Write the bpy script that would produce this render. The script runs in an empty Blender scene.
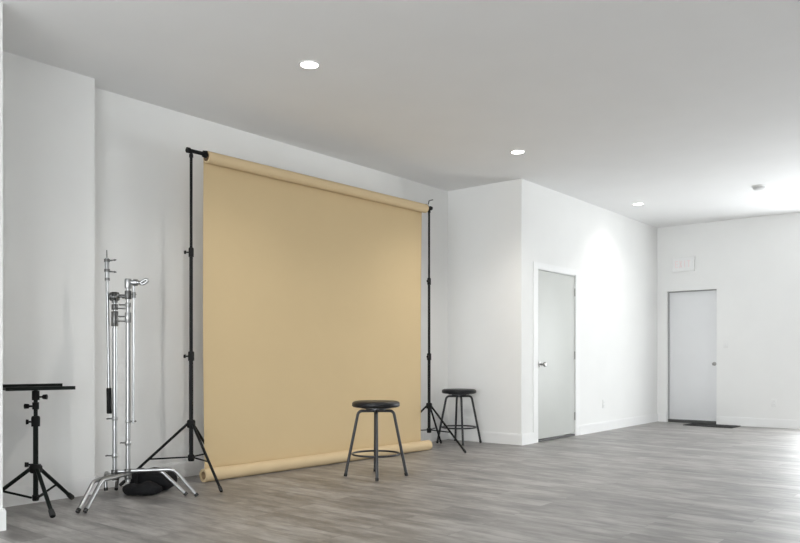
import bpy, bmesh, math, random
from mathutils import Vector, Matrix, noise
random.seed(7)
PI = math.pi
scene = bpy.context.scene
col = scene.collection

# ------------------------------------------------------------------ materials
def principled(name):
    m = bpy.data.materials.new(name)
    m.use_nodes = True
    nt = m.node_tree
    return m, nt, nt.nodes['Principled BSDF']

def plain(name, rgb, rough=0.5, metal=0.0, var=0.04, scale=30.0, bump=0.0, spec=0.5, coords='Object'):
    m, nt, b = principled(name)
    tc = nt.nodes.new('ShaderNodeTexCoord')
    nz = nt.nodes.new('ShaderNodeTexNoise')
    nz.inputs['Scale'].default_value = scale
    nz.inputs['Detail'].default_value = 4
    nt.links.new(tc.outputs[coords], nz.inputs['Vector'])
    r = nt.nodes.new('ShaderNodeValToRGB')
    lo = [max(0, c * (1 - var)) for c in rgb] + [1]
    hi = [min(1, c * (1 + var)) for c in rgb] + [1]
    r.color_ramp.elements[0].position = 0.3
    r.color_ramp.elements[1].position = 0.7
    r.color_ramp.elements[0].color = lo
    r.color_ramp.elements[1].color = hi
    nt.links.new(nz.outputs['Fac'], r.inputs['Fac'])
    nt.links.new(r.outputs['Color'], b.inputs['Base Color'])
    b.inputs['Roughness'].default_value = rough
    b.inputs['Metallic'].default_value = metal
    b.inputs['Specular IOR Level'].default_value = spec
    if bump:
        bp = nt.nodes.new('ShaderNodeBump')
        bp.inputs['Strength'].default_value = bump
        bp.inputs['Distance'].default_value = 0.002
        nt.links.new(nz.outputs['Fac'], bp.inputs['Height'])
        nt.links.new(bp.outputs['Normal'], b.inputs['Normal'])
    return m

def emissive(name, rgb, strength):
    m, nt, b = principled(name)
    b.inputs['Base Color'].default_value = (*rgb, 1)
    b.inputs['Emission Color'].default_value = (*rgb, 1)
    b.inputs['Emission Strength'].default_value = strength
    return m

def floor_material():
    m, nt, b = principled('grey_wood_plank_floor')
    N, L = nt.nodes, nt.links
    tc = N.new('ShaderNodeTexCoord')
    mp = N.new('ShaderNodeMapping')
    mp.inputs['Rotation'].default_value = (0, 0, PI / 2)
    L.new(tc.outputs['Object'], mp.inputs['Vector'])
    br = N.new('ShaderNodeTexBrick')
    br.offset = 0.37
    br.offset_frequency = 2
    br.inputs['Color1'].default_value = (0, 0, 0, 1)
    br.inputs['Color2'].default_value = (1, 1, 1, 1)
    br.inputs['Mortar'].default_value = (0.5, 0.5, 0.5, 1)
    br.inputs['Scale'].default_value = 1.0
    br.inputs['Mortar Size'].default_value = 0.0018
    br.inputs['Mortar Smooth'].default_value = 0.3
    br.inputs['Brick Width'].default_value = 1.22
    br.inputs['Row Height'].default_value = 0.178
    L.new(mp.outputs['Vector'], br.inputs['Vector'])
    # grain: noise stretched along the plank, shifted per plank
    shift = N.new('ShaderNodeVectorMath'); shift.operation = 'MULTIPLY_ADD'
    L.new(br.outputs['Color'], shift.inputs[0])
    shift.inputs[1].default_value = (7.0, 3.0, 5.0)
    L.new(tc.outputs['Object'], shift.inputs[2])
    g1m = N.new('ShaderNodeMapping'); g1m.inputs['Scale'].default_value = (10.0, 2.9, 1.0)
    L.new(shift.outputs[0], g1m.inputs['Vector'])
    g1 = N.new('ShaderNodeTexNoise'); g1.inputs['Scale'].default_value = 1.0; g1.inputs['Detail'].default_value = 6
    g1.inputs['Roughness'].default_value = 0.62
    L.new(g1m.outputs['Vector'], g1.inputs['Vector'])
    g2m = N.new('ShaderNodeMapping'); g2m.inputs['Scale'].default_value = (48.0, 3.5, 1.0)
    L.new(shift.outputs[0], g2m.inputs['Vector'])
    g2 = N.new('ShaderNodeTexNoise'); g2.inputs['Scale'].default_value = 1.0; g2.inputs['Detail'].default_value = 3
    L.new(g2m.outputs['Vector'], g2.inputs['Vector'])
    # combine: plank tone + cloudy grain + fine grain
    def mul(a, k):
        n = N.new('ShaderNodeMath'); n.operation = 'MULTIPLY'
        L.new(a, n.inputs[0]); n.inputs[1].default_value = k
        return n.outputs[0]
    def add(a, c):
        n = N.new('ShaderNodeMath'); n.operation = 'ADD'
        L.new(a, n.inputs[0]); L.new(c, n.inputs[1])
        return n.outputs[0]
    tone = add(add(mul(br.outputs['Color'], 0.16), mul(g1.outputs['Fac'], 1.05)), mul(g2.outputs['Fac'], 0.20))
    ramp = N.new('ShaderNodeValToRGB')
    cr = ramp.color_ramp
    cr.elements[0].position = 0.50; cr.elements[0].color = FLOOR_LO
    cr.elements[1].position = 0.90; cr.elements[1].color = FLOOR_HI
    e = cr.elements.new(0.68); e.color = FLOOR_MID
    L.new(tone, ramp.inputs['Fac'])
    mx = N.new('ShaderNodeMix'); mx.data_type = 'RGBA'
    L.new(br.outputs['Fac'], mx.inputs['Factor'])
    L.new(ramp.outputs['Color'], mx.inputs['A'])
    mx.inputs['B'].default_value = (0.10, 0.095, 0.09, 1)
    L.new(mx.outputs['Result'], b.inputs['Base Color'])
    rr = N.new('ShaderNodeMapRange')
    rr.inputs['To Min'].default_value = 0.42; rr.inputs['To Max'].default_value = 0.54
    L.new(g1.outputs['Fac'], rr.inputs['Value'])
    L.new(rr.outputs['Result'], b.inputs['Roughness'])
    b.inputs['Specular IOR Level'].default_value = 0.9
    b.inputs['Coat Weight'].default_value = 0.9
    b.inputs['Coat Roughness'].default_value = 0.62
    bp = N.new('ShaderNodeBump'); bp.inputs['Strength'].default_value = 0.12; bp.inputs['Distance'].default_value = 0.002
    bp.invert = True
    L.new(br.outputs['Fac'], bp.inputs['Height'])
    L.new(bp.outputs['Normal'], b.inputs['Normal'])
    return m

def glass_material():
    m = bpy.data.materials.new('window_glass'); m.use_nodes = True
    nt = m.node_tree
    for n in list(nt.nodes):
        if n.type != 'OUTPUT_MATERIAL': nt.nodes.remove(n)
    out = nt.nodes['Material Output']
    t = nt.nodes.new('ShaderNodeBsdfTransparent'); g = nt.nodes.new('ShaderNodeBsdfGlossy')
    t.inputs['Color'].default_value = (0.96, 0.97, 0.97, 1)
    g.inputs['Roughness'].default_value = 0.02
    mx = nt.nodes.new('ShaderNodeMixShader'); mx.inputs[0].default_value = 0.06
    nt.links.new(t.outputs[0], mx.inputs[1]); nt.links.new(g.outputs[0], mx.inputs[2])
    nt.links.new(mx.outputs[0], out.inputs['Surface'])
    return m

FLOOR_LO = (0.078, 0.071, 0.066, 1)
FLOOR_MID = (0.168, 0.154, 0.143, 1)
FLOOR_HI = (0.325, 0.309, 0.295, 1)

M = dict(
    wall=plain('white_wall_paint', (0.80, 0.80, 0.79), 0.8, var=0.012, scale=2.5, spec=0.25),
    ceil=plain('white_ceiling_paint', (0.80, 0.80, 0.80), 0.85, var=0.012, scale=2.0, spec=0.2),
    trim=plain('white_trim_paint', (0.81, 0.81, 0.805), 0.5, var=0.01, scale=5, spec=0.4),
    floor=floor_material(),
    glass=glass_material(),
    door=plain('pale_grey_green_door_paint', (0.545, 0.555, 0.530), 0.45, var=0.012, scale=3),
    door_far=plain('pale_grey_door_paint', (0.73, 0.735, 0.745), 0.5, var=0.012, scale=3),
    dark=plain('dark_threshold_metal', (0.06, 0.06, 0.058), 0.5, var=0.1),
    nickel=plain('brushed_nickel', (0.38, 0.375, 0.36), 0.34, metal=1.0, var=0.05),
    chrome=plain('polished_chrome', (0.41, 0.415, 0.42), 0.31, metal=1.0, var=0.02, scale=20),
    steel=plain('dull_cast_steel', (0.15, 0.15, 0.148), 0.36, metal=0.85, var=0.12, scale=80),
    black=plain('black_powder_coat', (0.008, 0.0085, 0.009), 0.45, var=0.15, scale=120, spec=0.16),
    blackplastic=plain('black_plastic', (0.009, 0.009, 0.009), 0.5, var=0.12, scale=90, spec=0.16),
    greenblack=plain('dark_green_black_coat', (0.007, 0.010, 0.0085), 0.45, var=0.15, scale=120, spec=0.16),
    gun=plain('dark_gunmetal_tube', (0.035, 0.036, 0.039), 0.36, metal=0.3, var=0.12, scale=90),
    vinyl=plain('black_vinyl', (0.012, 0.0125, 0.014), 0.38, var=0.1, scale=140, bump=0.15, spec=0.3),
    cloth=plain('black_cordura', (0.009, 0.009, 0.010), 0.85, var=0.3, scale=260, bump=0.6, spec=0.2),
    rubber=plain('black_rubber', (0.014, 0.014, 0.014), 0.7, var=0.1),
    paper=plain('tan_seamless_paper', (0.565, 0.435, 0.255), 0.85, var=0.015, scale=1.6, spec=0.15),
    paper2=plain('tan_seamless_paper_roll', (0.60, 0.465, 0.285), 0.8, var=0.015, scale=4, spec=0.2),
    board=plain('brown_cardboard', (0.36, 0.25, 0.14), 0.9, var=0.06),
    plate=plain('white_plastic_plate', (0.78, 0.78, 0.77), 0.4, var=0.01),
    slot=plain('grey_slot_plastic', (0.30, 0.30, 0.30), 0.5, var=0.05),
    detector=plain('grey_white_detector_plastic', (0.60, 0.60, 0.60), 0.5, var=0.02),
    red=plain('faded_red_letters', (0.85, 0.73, 0.73), 0.5, var=0.03),
    mat=plain('dark_grey_mat', (0.045, 0.045, 0.045), 0.9, var=0.35, scale=150, bump=0.5, spec=0.1),
    bulb=emissive('lit_lamp_diffuser', (1.0, 0.975, 0.94), 14.0),
)

# ------------------------------------------------------------------ geometry helpers
def box(bm, x0, x1, y0, y1, z0, z1, bev=0.0):
    r = bmesh.ops.create_cube(bm, size=1.0)
    vs = r['verts']
    for v in vs:
        v.co = Vector((x0 + (v.co.x + .5) * (x1 - x0), y0 + (v.co.y + .5) * (y1 - y0), z0 + (v.co.z + .5) * (z1 - z0)))
    if bev:
        es = list({e for v in vs for e in v.link_edges})
        bmesh.ops.bevel(bm, geom=es, offset=bev, segments=2, profile=0.6, affect='EDGES')

def tube(bm, pts, rad, n=14, cap=True):
    """sweep a circle along a polyline; rad is a number or one radius per point"""
    pts = [Vector(p) for p in pts]
    rads = rad if isinstance(rad, (list, tuple)) else [rad] * len(pts)
    tans = []
    for i in range(len(pts)):
        if i == 0: t = pts[1] - pts[0]
        elif i == len(pts) - 1: t = pts[-1] - pts[-2]
        else: t = (pts[i + 1] - pts[i]).normalized() + (pts[i] - pts[i - 1]).normalized()
        tans.append(t.normalized())
    up = Vector((0, 0, 1)) if abs(tans[0].z) < 0.9 else Vector((1, 0, 0))
    u = tans[0].cross(up).normalized()
    rings = []
    for i, p in enumerate(pts):
        u = (u - tans[i] * u.dot(tans[i])).normalized()
        w = tans[i].cross(u)
        rings.append([bm.verts.new(p + (u * math.cos(2 * PI * k / n) + w * math.sin(2 * PI * k / n)) * rads[i]) for k in range(n)])
    for a, b in zip(rings, rings[1:]):
        for k in range(n):
            bm.faces.new((a[k], a[(k + 1) % n], b[(k + 1) % n], b[k]))
    if cap:
        bm.faces.new(rings[0][::-1]); bm.faces.new(rings[-1])

def fillet(pts, rad, seg=7):
    """round the inner corners of a polyline"""
    pts = [Vector(p) for p in pts]
    out = [pts[0]]
    for a, b, c in zip(pts, pts[1:], pts[2:]):
        d1 = (a - b).normalized(); d2 = (c - b).normalized()
        ang = d1.angle(d2)
        t = min(rad / math.tan(ang / 2), (a - b).length * .48, (c - b).length * .48)
        p1 = b + d1 * t; p2 = b + d2 * t
        for i in range(seg + 1):
            s = i / seg
            out.append(p1 * (1 - s) ** 2 + b * 2 * s * (1 - s) + p2 * s ** 2)
    out.append(pts[-1])
    return out

def lathe(bm, prof, n=40, center=(0, 0, 0), axis='Z'):
    """revolve (radius, height) pairs about a vertical (or other) axis"""
    cx, cy, cz = center
    def P(r, h, a):
        if axis == 'Z': return (cx + r * math.cos(a), cy + r * math.sin(a), cz + h)
        if axis == 'X': return (cx + h, cy + r * math.cos(a), cz + r * math.sin(a))
        return (cx + r * math.sin(a), cy + h, cz + r * math.cos(a))
    rings = []
    for r, h in prof:
        if r < 1e-6: rings.append([bm.verts.new(P(0, h, 0))])
        else: rings.append([bm.verts.new(P(r, h, 2 * PI * k / n)) for k in range(n)])
    for a, b in zip(rings, rings[1:]):
        for k in range(n):
            if len(a) == 1 and len(b) == 1: continue
            if len(a) == 1: bm.faces.new((a[0], b[(k + 1) % n], b[k]))
            elif len(b) == 1: bm.faces.new((a[k], a[(k + 1) % n], b[0]))
            else: bm.faces.new((a[k], a[(k + 1) % n], b[(k + 1) % n], b[k]))

def torus(bm, R, r, z, n=56, k=10):
    rings = []
    for i in range(n):
        a = 2 * PI * i / n
        rings.append([bm.verts.new(((R + r * math.cos(2 * PI * j / k)) * math.cos(a), (R + r * math.cos(2 * PI * j / k)) * math.sin(a), z + r * math.sin(2 * PI * j / k))) for j in range(k)])
    for i in range(n):
        A, B = rings[i], rings[(i + 1) % n]
        for j in range(k):
            bm.faces.new((A[j], B[j], B[(j + 1) % k], A[(j + 1) % k]))

def obj(name, bm, mat, parent=None, smooth=True, loc=None):
    bmesh.ops.recalc_face_normals(bm, faces=bm.faces[:])
    me = bpy.data.meshes.new(name)
    bm.to_mesh(me); bm.free()
    if smooth:
        me.shade_smooth()
        me.set_sharp_from_angle(angle=math.radians(38))
    me.materials.append(mat)
    o = bpy.data.objects.new(name, me)
    col.objects.link(o)
    if parent is not None: o.parent = parent
    if loc is not None: o.location = loc
    return o

def tag(o, label, cat, group=None):
    o['label'] = label; o['category'] = cat
    if group: o['group'] = group
    return o

def thing(name, label, cat, loc=(0, 0, 0), rotz=0.0, group=None):
    o = bpy.data.objects.new(name, None)
    o.empty_display_size = 0.1
    col.objects.link(o)
    o.location = loc; o.rotation_euler = (0, 0, rotz)
    return tag(o, label, cat, group)

def copy_thing(root, loc, rotz, label):
    r = root.copy(); col.objects.link(r)
    r.location = loc; r.rotation_euler = (0, 0, rotz); r['label'] = label
    for ch in list(root.children):
        if ch.type == 'LIGHT': continue
        c = ch.copy(); col.objects.link(c); c.parent = r
        for g in list(ch.children):
            d = g.copy(); col.objects.link(d); d.parent = c
    return r

def struct(name, bm, mat, parent=None, smooth=False):
    o = obj(name, bm, mat, parent, smooth)
    if parent is None: o['kind'] = 'structure'
    return o

NB = bmesh.new
def pol(r, deg, z):
    return Vector((r * math.cos(math.radians(deg)), r * math.sin(math.radians(deg)), z))

# ------------------------------------------------------------------ room dimensions (metres)
H = 3.017
YB, YU, YC, YL = 5.335, 5.17, 4.313, 4.477      # back wall, bumped-out wall, closet front, left wall front
XL, XU, XC, XF = 1.868, 2.798, 7.416, 11.578    # left wall end, bump end, closet side, far wall
XR, YR = -4.0, -5.2                             # wall behind the camera, wall on the right hand
T = 0.14

b = NB(); box(b, XR - T, XF + T, YR - T, YB + T, -0.12, 0); struct('floor', b, M['floor'])
b = NB(); box(b, XR - T, XF + T, YR - T, YB + T, H, H + .12); struct('ceiling', b, M['ceil'])
b = NB(); box(b, XL - .1, XC + T, YB, YB + T, 0, H); struct('wall_back', b, M['wall'])
b = NB(); box(b, XL, XU, YU, YB, 0, H); struct('wall_back_left', b, M['wall'])
b = NB(); box(b, XR - T, XL, YL, YB + T, 0, H); struct('wall_left', b, M['wall'])
b = NB(); box(b, XC, XC + T, YC + T, YB, 0, H); struct('wall_closet_side', b, M['wall'])
# closet front wall with a door opening
D1a, D1b, D1h = 7.785, 8.760, 2.035
b = NB()
box(b, XC, D1a, YC, YC + T, 0, H); box(b, D1b, XF + T, YC, YC + T, 0, H); box(b, D1a, D1b, YC, YC + T, D1h, H)
struct('wall_closet_front', b, M['wall'])
b = NB(); box(b, XC + T, XF + T, YB, YB + T, 0, H); struct('wall_closet_back', b, M['wall'])
# far wall with a door opening and a tall window opening beyond the right edge of the photo
D2a, D2b, D2h = 3.426, 4.165, 2.016
W1a, W1b, W1z0, W1z1 = -1.2, 2.265, 0.08, 2.55
b = NB()
box(b, XF, XF + T, D2b, YC, 0, H); box(b, XF, XF + T, D2a, D2b, D2h, H)
box(b, XF, XF + T, W1b, D2a, 0, H); box(b, XF, XF + T, YR - T, W1a, 0, H)
box(b, XF, XF + T, W1a, W1b, 0, W1z0); box(b, XF, XF + T, W1a, W1b, W1z1, H)
struct('wall_far', b, M['wall'])
# right-hand wall, past the right edge of the photo
b = NB(); box(b, XR - T, XF, YR - T, YR, 0, H); struct('wall_right', b, M['wall'])
# wall behind the camera with an unseen window, added to brighten the closet side
W3a, W3b, W3z0, W3z1 = -4.4, 3.5, 0.15, 2.6
b = NB()
box(b, XR - T, XR, YR, W3a, 0, H); box(b, XR - T, XR, W3b, YL, 0, H)
box(b, XR - T, XR, W3a, W3b, 0, W3z0); box(b, XR - T, XR, W3a, W3b, W3z1, H)
struct('wall_rear', b, M['wall'])

# windows: frame with mullions, glass panes
def window(name, along, a0, a1, z0, z1, plane, nbay):
    w = bpy.data.objects.new(name, None); col.objects.link(w); w['kind'] = 'structure'
    fr = NB(); gl = NB()
    def bx(bm, p0, p1, q0, q1, d0, d1):
        if along == 'Y': box(bm, plane + d0, plane + d1, p0, p1, q0, q1)
        else: box(bm, p0, p1, plane - d1, plane - d0, q0, q1)
    f = .05
    bx(fr, a0, a1, z0, z0 + f, .03, .11); bx(fr, a0, a1, z1 - f, z1, .03, .11)
    for i in range(nbay + 1):
        c = a0 + (a1 - a0) * i / nbay
        lo = max(a0, c - f / 2); hi = min(a1, c + f / 2)
        bx(fr, lo, hi, z0 + f, z1 - f, .03, .11)
    bx(gl, a0 + .01, a1 - .01, z0 + .01, z1 - .01, .066, .074)
    obj('window_frame', fr, M['trim'], w, False); obj('window_glass', gl, M['glass'], w, False)
window('window_1', 'Y', W1a, W1b, W1z0, W1z1, XF, 3)
window('fill_window', 'Y', W3a, W3b, W3z0, W3z1, XR - T, 5)  # added window out of view, sized for the light it gives

# baseboards
BH, BT = 0.125, 0.014
def base(name, segs):
    bm = NB()
    for x0, x1, y0, y1 in segs:
        box(bm, x0, x1, y0, y1, 0, BH - .012); 
        # small stepped cap
        cx0, cx1, cy0, cy1 = x0, x1, y0, y1
        if (x1 - x0) < (y1 - y0):
            if name in ('baseboard_closet_side', 'baseboard_far'): cx0 += .005
            else: cx1 -= .005
        else: cy0 += .005
        box(bm, cx0, cx1, cy0, cy1, BH - .012, BH)
    struct(name, bm, M['trim'])
base('baseboard_back', [(XU + BT, XC - BT, YB - BT, YB)])
base('baseboard_back_left', [(XL + BT, XU, YU - BT, YU), (XU, XU + BT, YU - BT, YB)])
base('baseboard_left', [(XR, XL, YL - BT, YL), (XL, XL + BT, YL - BT, YU)])
base('baseboard_closet_side', [(XC - BT, XC, YC - BT, YB)])
CW = 0.105
CT = 0.07
base('baseboard_closet_front', [(XC, D1a - CW, YC - BT, YC), (D1b + CW, XF - BT, YC - BT, YC)])
base('baseboard_far', [(XF - BT, XF, W1b, D2a - .002), (XF - BT, XF, D2b + .002, YC)])

# closet door
def door_casing(name, a0, a1, h):
    bm = NB()
    box(bm, a0 - CW, a0, YC - .010, YC, 0, h + CT, .003)
    box(bm, a1, a1 + CW, YC - .010, YC, 0, h + CT, .003)
    box(bm, a0, a1, YC - .010, YC, h, h + CT, .003)
    # jambs lining the opening
    struct(name, bm, M['trim'])
door_casing('trim_1', D1a, D1b, D1h)
b = NB()
box(b, D1a, D1a + .008, YC, YC + T, 0, D1h); box(b, D1b - .008, D1b, YC, YC + T, 0, D1h); box(b, D1a, D1b, YC, YC + T, D1h - .008, D1h)
struct('trim_2', b, M['trim'])
d = bpy.data.objects.new('door_1', None); col.objects.link(d); d['kind'] = 'structure'
b = NB(); box(b, D1a + .013, D1b - .013, YC + .012, YC + .052, .035, D1h - .013, .002); obj('door_slab', b, M['door'], d)
b = NB(); box(b, D1a + .008, D1b - .008, YC + .004, YC + T, 0, .024, .003); obj('threshold', b, M['dark'], d)
b = NB()
kx = D1a + .075
lathe(b, [(0, .012), (.032, .012), (.032, .004), (.014, 0), (.012, -.028), (.020, -.036), (.028, -.048), (.027, -.062), (.018, -.072), (0, -.074)], 24, (kx, YC, .912), 'Y')
obj('door_knob', b, M['nickel'], d)
for z in (.25, 1.02, 1.82):
    b = NB(); tube(b, [(D1b - .010, YC + .003, z - .05), (D1b - .010, YC + .003, z + .05)], .007, 10); obj('hinge', b, M['nickel'], d)

# far door, set back in the plain opening
d = bpy.data.objects.new('door_2', None); col.objects.link(d); d['kind'] = 'structure'
b = NB(); box(b, XF + .075, XF + .115, D2a + .006, D2b - .006, .045, D2h - .006, .002); obj('door_slab', b, M['door_far'], d)
b = NB(); box(b, XF + .045, XF + T, D2a, D2b, 0, .042, .004); obj('threshold', b, M['dark'], d)
b = NB()
lathe(b, [(0, .0), (.028, .0), (.028, -.006), (.012, -.010), (.012, -.034), (.022, -.042), (.024, -.054), (.015, -.062), (0, -.063)], 20, (XF + .075, D2a + .05, .90), 'X')
obj('door_knob', b, M['nickel'], d)
b = NB()  # grey strip along top and left, coloured as the shade under the header
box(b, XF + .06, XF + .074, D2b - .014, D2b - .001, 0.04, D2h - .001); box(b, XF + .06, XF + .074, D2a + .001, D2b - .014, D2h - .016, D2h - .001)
obj('shade_strip', b, M['slot'], d)

# ------------------------------------------------------------------ wall fittings
def outlet(loc, face, label):
    """duplex outlet plate; face = axis the plate looks along"""
    rz = 0 if face == '-Y' else -PI / 2
    t = thing('wall_outlet', label, 'outlet', loc, rz, 'white outlets low on the walls')
    p = NB(); box(p, -.035, .035, -.006, 0, -.057, .057, .002); obj('cover_plate', p, M['plate'], t)
    for s in (-1, 1):
        q = NB(); lathe(q, [(0, -.0085), (.016, -.0085), (.017, -.006)], 20, (0, 0, s * .024), 'Y')
        r = obj('receptacle', q, M['plate'], t)
        q = NB()
        for dx in (-.006, .006): box(q, dx - .001, dx + .001, -.0092, -.0084, s * .024 - .003, s * .024 + .006)
        obj('slot', q, M['slot'], r)
    return t
outlet((9.60, YC, .364), '-Y', 'white outlet plate low on the long wall right of the closed closet door')
outlet((XF, 2.643, .349), '-X', 'white outlet plate low on the far wall right of the exit door and mat')
t = thing('light_switch', 'white light switch plate on the far wall right of the recessed door', 'light switch', (XF, 3.292, 1.194), -PI / 2)
b = NB(); box(b, -.036, .036, -.006, 0, -.058, .058, .002); obj('cover_plate', b, M['plate'], t)
b = NB(); box(b, -.016, .016, -.010, -.005, -.032, .032, .002); obj('rocker', b, M['plate'], t)

t = thing('exit_sign', 'white exit sign with faint red letters on wall above the recessed far door', 'sign', (XF, 3.905, 2.415), -PI / 2)
b = NB(); box(b, -.165, .165, -.045, 0, -.11, .11, .006); obj('housing', b, M['plate'], t)
b = NB(); box(b, -.15, .15, -.049, -.044, -.095, .095, .002); obj('face_panel', b, M['trim'], t)
b = NB()
lw, lh, s = .046, .105, .013
def letter(ch, x):
    z0, z1 = -lh / 2, lh / 2
    Y0, Y1 = -.052, -.048
    if ch == 'E':
        box(b, x, x + s, Y0, Y1, z0, z1)
        for zz in (z0, -s / 2, z1 - s): box(b, x + s, x + lw, Y0, Y1, zz, zz + s)
    elif ch == 'I':
        box(b, x + lw / 2 - s / 2, x + lw / 2 + s / 2, Y0, Y1, z0, z1)
    elif ch == 'T':
        box(b, x + lw / 2 - s / 2, x + lw / 2 + s / 2, Y0, Y1, z0, z1 - s); box(b, x, x + lw, Y0, Y1, z1 - s, z1)
    elif ch == 'X':
        for sg in (1, -1):
            n0 = len(b.verts)
            box(b, -s * .55, s * .55, Y0, Y1, -lh * .52, lh * .52)
            b.verts.ensure_lookup_table()
            R = Matrix.Rotation(sg * math.atan2(lw - s, lh), 4, 'Y')
            for v in list(b.verts)[n0:]:
                v.co = R @ v.co + Vector((x + lw / 2, 0, 0))
for ch, x in zip('EXIT', (-.116, -.054, .005, .066)): letter(ch, x)
obj('letters', b, M['red'], t, False)

t = thing('smoke_detector', 'small grey-white smoke detector on the ceiling at far right', 'smoke detector', (9.52, 2.336, H))
b = NB(); lathe(b, [(0, 0), (.078, 0), (.078, -.012), (.070, -.018)], 32); obj('mounting_base', b, M['plate'], t)
b = NB(); lathe(b, [(.066, -.014), (.066, -.030), (.052, -.042), (.02, -.046), (0, -.046)], 32); obj('cover', b, M['detector'], t)

# downlights
DL = [(3.603, 3.77, 66.0, 'lit round ceiling downlight above the tan backdrop, nearest and largest'),
      (6.427, 3.78, 88.0, 'lit round ceiling downlight in front of the closet wall corner, middle of the row'),
      (9.60, 3.83, 30.0, 'lit round ceiling downlight above the closet front wall, farthest and smallest')]
first = None
for x, y, watts, lab in DL:
    if first is None:
        t = first = thing('ceiling_downlight', lab, 'ceiling light', (x, y, H), 0, 'round recessed ceiling downlights in a row')
        b = NB(); lathe(b, [(.058, -.001), (.061, -.007), (.072, -.005), (.075, -.001), (.075, 0)], 40); obj('trim_ring', b, M['trim'], t)
        b = NB(); lathe(b, [(0, -.005), (.060, -.005), (.060, -.001)], 40); obj('diffuser', b, M['bulb'], t)
    else:
        t = copy_thing(first, (x, y, H), 0, lab)
    ld = bpy.data.lights.new('downlight_lamp', 'SPOT')
    ld.energy = watts; ld.spot_size = math.radians(135); ld.spot_blend = 1.0
    ld.shadow_soft_size = 0.055; ld.color = (1.0, 0.965, 0.91)
    lo = bpy.data.objects.new('downlight_lamp', ld); col.objects.link(lo)
    lo.parent = t; lo.location = (0, 0, -.07)

# floor mat
b = NB(); box(b, -.19, .19, -.345, .345, 0, .012, .004)
o = obj('floor_mat', b, M['mat'], None, True, (11.29, 3.41, 0.0005)); o.rotation_euler = (0, 0, math.radians(-2))
tag(o, 'flat dark grey mat on the floor in front of the recessed far door', 'floor mat')

# ------------------------------------------------------------------ stools
def make_stool(label, loc, rotz):
    t = thing('round_stool', label, 'stool', loc, rotz, 'black round-seat metal stools')
    b = NB()
    lathe(b, [(0, .576), (.176, .576), (.190, .579), (.198, .587), (.200, .599), (.199, .610), (.192, .620), (.178, .626), (.12, .629), (0, .630)], 56)
    s = obj('seat', b, M['vinyl'], t)
    b = NB(); torus(b, .1985, 0.0035, .591, 56, 8); obj('piping', b, M['vinyl'], s)
    b = NB(); lathe(b, [(0, .554), (.085, .554), (.085, .564), (.125, .566), (.125, .576), (0, .576)], 36); obj('swivel_plate', b, M['gun'], t)
    for k in range(4):
        a = 90 * k
        pts = fillet([pol(.012, a, .545), pol(.146, a, .545), pol(.254, a, .012)], .045)
        b = NB(); tube(b, pts, .0125, 14); l = obj('leg', b, M['gun'], t)
        p0, p1 = pol(.2505, a, .024), pol(.256, a, .0)
        b = NB(); tube(b, [p0, pol(.256, a, .001)], .0142, 12); obj('foot_cap', b, M['rubber'], l)
    b = NB(); torus(b, .198, .0085, .186); obj('footrest_ring', b, M['gun'], t)
    return t
st = make_stool('black round-seat metal stool standing in front of the tan backdrop', (4.712, 4.130, 0), math.radians(43))
copy_thing(st, (7.148, 4.985, 0), math.radians(45), 'black round-seat metal stool in the corner behind the right backdrop stand')

# ------------------------------------------------------------------ backdrop stands
def make_light_stand(label, loc, angs, knobdir):
    t = thing('backdrop_stand', label, 'stand', loc, 0, 'black tripod stands holding the backdrop bar')
    b = NB(); tube(b, [(0, 0, .190), (0, 0, 1.02)], .0165, 18); obj('lower_tube', b, M['black'], t)
    b = NB(); tube(b, [(0, 0, 1.02), (0, 0, 1.83)], .0138, 18); obj('middle_tube', b, M['black'], t)
    b = NB(); tube(b, [(0, 0, 1.83), (0, 0, 2.575)], .0112, 18); obj('upper_tube', b, M['black'], t)
    for z, r in ((1.0, .0235), (1.815, .020)):
        b = NB(); lathe(b, [(.010, z - .035), (r, z - .035), (r, z + .03), (r - .004, z + .038), (.010, z + .038)], 20); c = obj('clamp_collar', b, M['blackplastic'], t)
        k = pol(1, knobdir, 0)
        b = NB(); tube(b, [k * r * .6 + Vector((0, 0, z)), k * (r + .018) + Vector((0, 0, z)), k * (r + .018) + Vector((0, 0, z)), k * (r + .034) + Vector((0, 0, z))], [.006, .006, .015, .013], 12); obj('clamp_knob', b, M['blackplastic'], c)
    b = NB(); lathe(b, [(.015, .440), (.029, .440), (.033, .455), (.033, .490), (.026, .502), (.015, .502)], 20); obj('leg_hub', b, M['blackplastic'], t)
    b = NB(); lathe(b, [(0, .178), (.022, .178), (.025, .190), (.025, .225), (.016, .232)], 20); obj('strut_collar', b, M['blackplastic'], t)
    for a in angs:
        p0, p1 = pol(.028, a, .470), pol(.525, a, .012)
        b = NB(); tube(b, [p0, p1], .0105, 12); l = obj('leg', b, M['black'], t)
        dirn = (p1 - p0).normalized()
        b = NB(); tube(b, [p1 - dirn * .045, p1 - dirn * .02, p1], [.0128, .0138, .0115], 12); obj('foot_cap', b, M['rubber'], l)
        m = p0 + (p1 - p0) * .57
        b = NB(); tube(b, [pol(.022, a, .210), m + Vector((0, 0, -.004))], .0062, 10); obj('strut', b, M['black'], t)
    b = NB(); lathe(b, [(.008, 2.560), (.016, 2.560), (.016, 2.585), (.012, 2.588), (.012, 2.5955), (.008, 2.5955)], 18); obj('top_collar', b, M['blackplastic'], t)
    return t
SL = Vector((3.500, 4.995, 0)); SR = Vector((6.462, 4.900, 0))
make_light_stand('tall black tripod stand at the left end of the backdrop, behind chrome stands', SL, (-101, 146, 26), 140)
make_light_stand('tall black tripod stand at the right end of the backdrop, before the corner stool', SR, (-97, 22, 150), 200)

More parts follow.
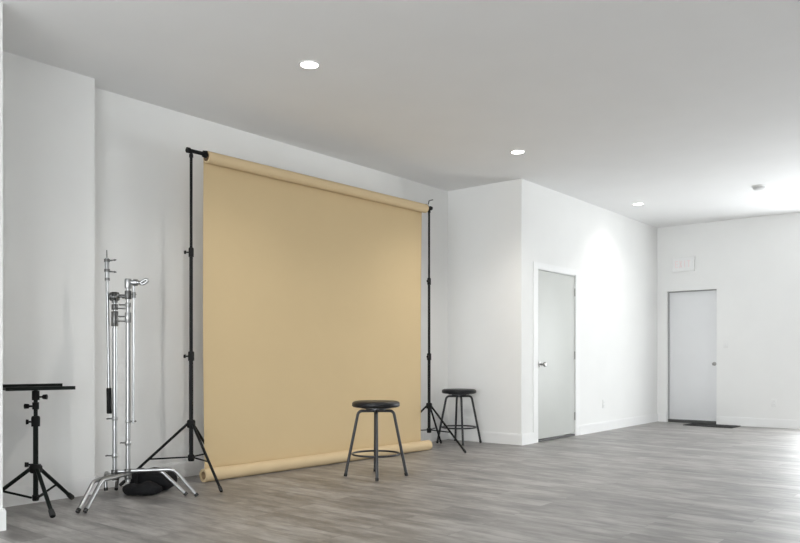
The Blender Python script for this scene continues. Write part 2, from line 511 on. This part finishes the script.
# crossbar through the paper roll
zt = 2.594
ax = (SR - SL).normalized()
yaw = math.atan2(ax.y, ax.x)
Lb = (SR - SL).length
t = thing('crossbar', 'black crossbar carrying the tan paper roll between the two tripod stands', 'crossbar', (SL.x, SL.y, zt + .0175), yaw)
b = NB(); tube(b, [(-.030, 0, 0), (Lb + .034, 0, 0)], .0155, 18); obj('bar_tube', b, M['black'], t)
for x in (-.026, Lb + .026):
    b = NB(); tube(b, [(x - .012, 0, 0), (x + .012, 0, 0)], .022, 18); obj('end_collar', b, M['blackplastic'], t)
b = NB(); tube(b, [(.112, 0, 0), (.136, 0, 0)], [.026, .030], 20); obj('roll_stop', b, M['blackplastic'], t)
b = NB(); tube(b, [(Lb - .062, 0, 0), (Lb - .034, 0, 0)], [.034, .028], 20); obj('roll_stop', b, M['blackplastic'], t)
b = NB(); tube(b, [(Lb - .04, -.02, .030), (Lb - .055, -.045, .062), (Lb - .01, -.06, .078)], .006, 10); obj('lever', b, M['steel'], t)

# paper backdrop: top roll on the bar, hanging sheet, bottom roll on the floor
Wp0, Wp1 = .142, Lb - .062
t = thing('paper_backdrop', 'tan seamless paper backdrop hanging from the bar, lower end rolled on floor', 'backdrop', (SL.x, SL.y, 0), yaw)
def roll(bm, c0, c1, R, core):
    c0, c1 = Vector(c0), Vector(c1); d = (c1 - c0).normalized()
    up = Vector((0, 0, 1)); u = d.cross(up).normalized(); w = d.cross(u)
    n = 48
    def ring(c, r): return [bm.verts.new(c + (u * math.cos(2 * PI * k / n) + w * math.sin(2 * PI * k / n)) * r) for k in range(n)]
    R0, R1, I1, I0 = ring(c0, R), ring(c1, R), ring(c1, core), ring(c0, core)
    for A, B in ((R0, R1), (R1, I1), (I1, I0), (I0, R0)):
        for k in range(n): bm.faces.new((A[k], A[(k + 1) % n], B[(k + 1) % n], B[k]))
RT, RB = .047, .053
b = NB(); roll(b, (Wp0, 0, zt), (Wp1, 0, zt), RT, .036); o = obj('top_roll', b, M['paper2'], t)
b = NB(); roll(b, (Wp0 - .004, 0, zt), (Wp1 + .004, 0, zt), .0355, .0335); obj('core_tube', b, M['board'], o)
cL = Vector((.102, -.012, RB)); cR = Vector((Wp1 + .018, -.030, RB))
b = NB(); roll(b, cL, cR, RB, .034); o = obj('bottom_roll', b, M['paper2'], t)
e = (cR - cL).normalized()
b = NB(); roll(b, cL + e * .006, cR - e * .006, .0335, .0315); obj('core_tube', b, M['board'], o)
# the sheet
b = NB()
nu, nv = 60, 50
def sheet(u, v, off):
    # u across, v from the roll down to the lower roll
    yt = RT + .0012; 
    xt = Wp0 + .004 + (Wp1 - Wp0 - .008) * u
    cb = cL + (cR - cL) * (.018 + .962 * u)
    xb, yb = cb.x + (-.012) * u, cb.y + RB + .0012
    zz = zt + (RB - zt) * v
    s = v
    x = xt + (xb - xt) * s
    y = yt + (yb - yt) * s
    y += .010 * math.sin(PI * v) * math.sin(3.1 * PI * u + .6) * (.35 + .65 * v) + .012 * math.sin(PI * v) * (1 if abs(u - .5) > .0 else 1) * (2 * u - 1) ** 4
    return Vector((x, y + off, zz))
def addsheet(off):
    return [[b.verts.new(sheet(i / nu, j / nv, off)) for j in range(nv + 1)] for i in range(nu + 1)]
A = addsheet(-.0006); B = addsheet(.0006)
for i in range(nu):
    for j in range(nv):
        b.faces.new((A[i][j], A[i + 1][j], A[i + 1][j + 1], A[i][j + 1]))
        b.faces.new((B[i][j], B[i][j + 1], B[i + 1][j + 1], B[i + 1][j]))
for j in range(nv):
    b.faces.new((A[0][j], A[0][j + 1], B[0][j + 1], B[0][j])); b.faces.new((A[nu][j], B[nu][j], B[nu][j + 1], A[nu][j + 1]))
for i in range(nu):
    b.faces.new((A[i][0], B[i][0], B[i + 1][0], A[i + 1][0])); b.faces.new((A[i][nv], A[i + 1][nv], B[i + 1][nv], B[i][nv]))
obj('hanging_sheet', b, M['paper'], t)

# ------------------------------------------------------------------ tray stand at the left
t = thing('tray_stand', 'black tripod stand with a flat square tray at far left of the wall', 'tray stand', (2.243, 4.886, 0))
MB_ = M['greenblack']
b = NB(); tube(b, [(0, 0, .07), (0, 0, .585)], .0158, 18); obj('lower_tube', b, MB_, t)
b = NB(); tube(b, [(0, 0, .585), (0, 0, .786)], .0125, 18); obj('upper_tube', b, MB_, t)
b = NB(); lathe(b, [(.012, .545), (.026, .545), (.027, .60), (.022, .612), (.012, .612)], 20); c = obj('clamp_collar', b, M['blackplastic'], t)
def knob(parent, z, ang, r0, ln=.05):
    k = pol(1, ang, 0); Z = Vector((0, 0, z))
    b = NB(); tube(b, [Z + k * r0 * .7, Z + k * (r0 + ln * .5), Z + k * (r0 + ln * .5), Z + k * (r0 + ln)], [.006, .006, .0145, .017], 12)
    obj('clamp_knob', b, M['blackplastic'], parent)
knob(c, .575, 150, .026, .03)
b = NB(); lathe(b, [(.010, .655), (.020, .655), (.020, .70), (.010, .70)], 18); c = obj('clamp_collar', b, M['blackplastic'], t); knob(c, .675, 135, .018)
b = NB(); lathe(b, [(.010, .715), (.023, .715), (.023, .775), (.010, .775)], 18); c = obj('tray_socket', b, M['blackplastic'], t); knob(c, .735, -45, .02)
b = NB(); lathe(b, [(.016, .245), (.030, .245), (.040, .258), (.040, .284), (.030, .300), (.016, .300)], 20); c = obj('leg_hub', b, M['blackplastic'], t)
knob(c, .30, 150, .018, .045)
b = NB(); lathe(b, [(0, .065), (.018, .065), (.021, .074), (.021, .100), (.016, .106)], 20); obj('strut_collar', b, M['blackplastic'], t)
for a in (-99, 25, 148):
    p0, p1 = pol(.034, a, .270), pol(.352, a, .020)
    b = NB(); tube(b, [p0, p1], .0125, 12); l = obj('leg', b, MB_, t)
    dn = (p1 - p0).normalized()
    b = NB(); tube(b, [p1 - dn * .05, p1 - dn * .01, p1], [.016, .0185, .0165], 14); obj('foot_cap', b, M['rubber'], l)
    m = p0 + (p1 - p0) * .52
    b = NB(); tube(b, [pol(.022, a, .085), m], .0075, 10); obj('strut', b, MB_, t)
tr = NB()
w2, d2 = .20, .185
box(tr, -w2, w2, -d2, d2, .786, .794, .002)
box(tr, -w2, w2, -d2 - .003, -d2 + .003, .784, .807, .002)
box(tr, -w2, w2, d2 - .003, d2 + .003, .784, .814, .002)
R = Matrix.Rotation(math.radians(-14.6), 4, 'Z')
for v in tr.verts: v.co = R @ v.co
obj('tray', tr, MB_, t)
b = NB()
box(b, -w2 + .02, w2 - .02, -d2 + .02, d2 - .02, .794, .797, .001)
for v in b.verts: v.co = R @ v.co
obj('tray_pad', b, M['rubber'], t)

# ------------------------------------------------------------------ chrome C-stands
def tknob(parent, c, ang, ln=.045, half=.022, mat='chrome', r=.0048, tilt=0.0):
    """a T-shaped locking handle pointing out of a collar"""
    c = Vector(c); k = pol(1, ang, 0); k.z = math.sin(math.radians(tilt)); k.normalize()
    side = k.cross(Vector((0, 0, 1))).normalized()
    b = NB()
    tube(b, [c, c + k * ln], r, 10)
    e_ = c + k * ln
    tube(b, [e_ - side * half, e_ - side * half * .4, e_ + side * half * .4, e_ + side * half], [.0042, .0062, .0062, .0042], 10)
    return obj('locking_handle', b, M['steel'], parent)

def collar(parent, c, r, h, mat='chrome', name='collar', inner=.006):
    b = NB()
    lathe(b, [(inner, -h / 2), (r - .002, -h / 2), (r, -h / 2 + .003), (r, h / 2 - .003), (r - .002, h / 2), (inner, h / 2)], 22, c)
    return obj(name, b, M[mat], parent)

def c_stand(label, loc, feet, zlegs):
    t = thing('c_stand', label, 'stand', loc, 0, 'chrome c-stands nested side by side')
    for (fx, fy), zl in zip(feet, zlegs):
        f = Vector((fx - loc[0], fy - loc[1], 0)); R_ = f.length; d_ = f / R_
        pts = fillet([d_ * .016 + Vector((0, 0, zl)), d_ * .31 + Vector((0, 0, zl + .004)), d_ * R_ + Vector((0, 0, .012))], .085, 9)
        b = NB(); tube(b, pts, .0128, 16); l = obj('leg', b, M['chrome'], t)
        dn = (pts[-1] - pts[-2]).normalized()
        b = NB(); tube(b, [pts[-1] - dn * .022, pts[-1]], .0142, 14); obj('foot_cap', b, M['rubber'], l)
        collar(t, (0, 0, zl), .0245, .026, 'steel', 'leg_bracket', .012)
    return t

# left stand: riser, twin collars, grip head holding a long arm hung upright
P1 = (2.795, 4.890, 0)
s1 = c_stand('chrome C-stand holding a long upright grip arm with black sleeve, left of the pair', P1,
             [(2.370, 4.590), (3.155, 4.555), (2.880, 5.160)], (.166, .188, .144))
b = NB(); tube(b, [(0, 0, .125), (0, 0, 1.20)], .0165, 20); obj('riser_tube', b, M['chrome'], s1)
b = NB(); tube(b, [(0, 0, 1.20), (0, 0, 1.41)], .012, 18); obj('inner_riser', b, M['chrome'], s1)
c = collar(s1, (0, 0, 1.262), .0235, .105, 'steel', 'clamp_collar'); tknob(c, (.018, -.012, 1.245), -38, .055)
c = collar(s1, (0, 0, 1.345), .0220, .040, 'steel', 'clamp_collar'); tknob(c, (.016, -.012, 1.335), -38, .05)
c = collar(s1, (0, 0, .560), .0195, .024, 'chrome', 'clamp_collar'); tknob(c, (-.012, .012, .560), 130, .032, .016)
c = collar(s1, (0, 0, .300), .0205, .030, 'chrome', 'clamp_collar'); tknob(c, (-.012, .012, .300), 130, .040, .016)
def grip_head(parent, c, mat, ang):
    c = Vector(c); k = pol(1, ang, 0)
    b = NB()
    # two round clamp jaws face to face and a body around the stud
    for s, r in ((-.024, .030), (-.010, .034), (.006, .034), (.020, .030)):
        tube(b, [c + k * (s - .0055), c + k * (s + .0055)], r, 24)
    tube(b, [c + Vector((0, 0, -.045)), c + Vector((0, 0, .0))], .019, 18)
    return obj('grip_head', b, M[mat], parent)
g = grip_head(s1, (0, 0, 1.418), 'steel', -50)
b = NB(); tube(b, [pol(.02, -50, 1.418), pol(.055, -50, 1.418), pol(.055, -50, 1.418), pol(.075, -50, 1.418)], [.008, .008, .015, .013], 14); obj('tightening_knob', b, M['steel'], g)
# the arm
A0, A1 = Vector((-.035, .043, 1.690)), Vector((-.024, .030, .595))
def arm(s): return A0 + (A1 - A0) * s
b = NB(); tube(b, [arm(.07), arm(.99)], .0108, 16); ar = obj('grip_arm', b, M['chrome'], s1)
b = NB(); tube(b, [arm(0), arm(.012), arm(.125)], [.012, .0155, .0155], 18); obj('arm_tip', b, M['chrome'], ar)
for q in (.008, .072, .128):
    b = NB(); tube(b, [arm(q), arm(q + .018)], .0195 if q < .1 else .017, 18); cc = obj('arm_collar', b, M['steel'], ar)
for q, tl in ((.020, 8), (.085, -6)):
    b = NB(); p = arm(q); k = pol(1, -50, 0); k.z = math.sin(math.radians(tl))
    tube(b, [p, p + k * .05, p + k * .05, p + k * .066], [.008, .004, .0075, .003], 10)
    obj('arm_handle', b, M['steel'], ar)
b = NB(); tube(b, [arm(.835), arm(.84), arm(.995), arm(1.0)], [.015, .0175, .0175, .015], 18); obj('grip_sleeve', b, M['blackplastic'], ar)

b = NB(); up_ = (A0 - A1).normalized(); tube(b, [A0 - up_ * .01, A0 + up_ * .055], .0045, 10); obj('arm_stud', b, M['steel'], ar)

# right stand
P2 = (2.829, 4.775, 0)
s2 = c_stand('chrome C-stand topped by a grip head with wing handle, right of the pair', P2,
             [(2.398, 4.552), (3.180, 4.465), (2.955, 5.150)], (.178, .200, .156))
b = NB(); tube(b, [(0, 0, .125), (0, 0, 1.22)], .0165, 20); obj('riser_tube', b, M['chrome'], s2)
b = NB(); tube(b, [(0, 0, 1.22), (0, 0, 1.485)], .0135, 18); obj('inner_riser', b, M['chrome'], s2)
c = collar(s2, (0, 0, 1.268), .0220, .070, 'chrome', 'clamp_collar'); tknob(c, (-.016, .014, 1.275), 128, .036, .02, 'steel')
c = collar(s2, (0, 0, 1.357), .0195, .030, 'chrome', 'clamp_collar'); tknob(c, (-.014, .014, 1.357), 128, .036, .02, 'steel')
c = collar(s2, (0, 0, .545), .0190, .022, 'chrome', 'clamp_collar'); tknob(c, (.014, -.012, .545), -50, .030, .016)
c = collar(s2, (0, 0, .395), .0205, .034, 'chrome', 'clamp_collar'); tknob(c, (-.014, .014, .395), 130, .028, .016)
c = collar(s2, (0, 0, 1.425), .0225, .060, 'steel', 'clamp_collar'); tknob(c, (-.012, .014, 1.425), 130, .045, .018, 'steel')
tknob(c, (.016, -.016, 1.430), -50, .026, .014, 'steel')
b = NB()
lathe(b, [(0, 1.470), (.021, 1.470), (.0235, 1.478), (.0235, 1.530), (.021, 1.538), (0, 1.538)], 24)
k = pol(1, -50, 0)
for s_, r in ((.030, .016), (.046, .024), (.058, .024), (.072, .015)):
    tube(b, [k * (s_ - .008) + Vector((0, 0, 1.512)), k * (s_ + .006) + Vector((0, 0, 1.512))], r, 20)
g = obj('grip_head', b, M['chrome'], s2)
b = NB()
tube(b, [k * .07 + Vector((0, 0, 1.512)), k * .09 + Vector((0, 0, 1.510))], .0085, 12)
loop = []
for i in range(17):
    a = 2 * PI * i / 16
    loop.append(k * (.112 + .024 * math.cos(a)) + Vector((0, 0, 1.517 + .012 * math.sin(a) + .45 * .026 * math.cos(a))))
tube(b, loop, .0095, 10, False)
obj('wing_handle', b, M['chrome'], g)

b = NB(); tube(b, [k * .040 + Vector((0, 0, 1.500)), k * .036 + Vector((0, 0, .53))], .0078, 14); ar = obj('grip_arm', b, M['chrome'], s2)
b = NB(); tube(b, [k * .040 + Vector((0, 0, 1.405)), k * .040 + Vector((0, 0, 1.445))], .0125, 14); obj('arm_collar', b, M['steel'], ar)

# ------------------------------------------------------------------ sandbag
def lobe(L_, W_, Hh, seed, e=2.6, sub=48):
    bm = NB()
    bmesh.ops.create_uvsphere(bm, u_segments=sub, v_segments=sub // 2, radius=1.0)
    for v in bm.verts:
        p = v.co.copy()
        def se(c, q): return math.copysign(abs(c) ** q, c)
        x, y, z = se(p.x, .72), se(p.y, .75), se(p.z, .72)
        pinch = 1 - .22 * max(0, abs(x) - .55) * 1.6
        q = Vector((x * L_ / 2, y * W_ / 2 * pinch, z * Hh / 2 * pinch))
        nz = noise.noise(Vector((q.x * 11 + seed, q.y * 13, q.z * 12))) * .016 + noise.noise(Vector((q.x * 26, q.y * 26 + seed, q.z * 26))) * .007
        q += p.normalized() * nz
        fold = math.sin(q.x * 46 + seed * 3 + q.y * 20) * .004 * max(0, p.z)
        q.z += Hh / 2 + fold
        q.z = max(q.z, 0.004 + .002 * abs(math.sin(q.x * 30)))
        v.co = q
    return bm
t = thing('sandbag', 'slumped black saddle sandbag on the floor beneath the chrome stand legs', 'sandbag', (3.06, 4.90, 0))
o = obj('pouch', lobe(.275, .15, .085, 1.7), M['cloth'], t); o.location = (-.062, -.030, 0); o.rotation_euler = (0, 0, math.radians(-47))
o = obj('pouch', lobe(.33, .20, .165, 4.2), M['cloth'], t); o.location = (.080, .060, 0); o.rotation_euler = (0, 0, math.radians(-47))
b = NB()
for s_ in range(1):
    pts = fillet([(-.075, .030, .06), (-.055, .055, .135), (.01, .065, .150), (.03, .05, .12)], .03)
    tube(b, pts, .013, 10)
obj('strap', b, M['cloth'], t)

# ------------------------------------------------------------------ light
w = bpy.data.worlds.new('daylight'); scene.world = w; w.use_nodes = True
bg = w.node_tree.nodes['Background']
bg.inputs['Color'].default_value = (0.96, 0.98, 1.0, 1)
bg.inputs['Strength'].default_value = 10.9
def portal(loc, rot, sx, sy):
    ld = bpy.data.lights.new('window_portal', 'AREA'); ld.shape = 'RECTANGLE'; ld.size = sx; ld.size_y = sy
    ld.cycles.is_portal = True
    o = bpy.data.objects.new('window_portal', ld); col.objects.link(o); o.location = loc; o.rotation_euler = rot
portal((XF + T + .01, (W1a + W1b) / 2, (W1z0 + W1z1) / 2), (0, PI / 2, 0), W1z1 - W1z0, W1b - W1a)
portal((XR - T - .01, (W3a + W3b) / 2, (W3z0 + W3z1) / 2), (0, -PI / 2, 0), W3z1 - W3z0, W3b - W3a)
# ------------------------------------------------------------------ camera
cd = bpy.data.cameras.new('camera'); cam = bpy.data.objects.new('camera', cd); col.objects.link(cam)
cam.location = (0, 0, .985)
cam.rotation_euler = (PI / 2, 0, .68762 - PI / 2)
cd.sensor_width = 36.0; cd.lens = 748.85 / 800 * 36.0
cd.shift_y = (358.19 - 271.5) / 800
cd.clip_end = 200
scene.camera = cam

scene.view_settings.view_transform = 'Standard'
scene.view_settings.look = 'None'
scene.view_settings.gamma = 1.0
scene.view_settings.use_curve_mapping = False
scene.view_settings.exposure = 0.10
scene.cycles.max_bounces = 14
scene.cycles.diffuse_bounces = 9
scene.cycles.use_denoising = True
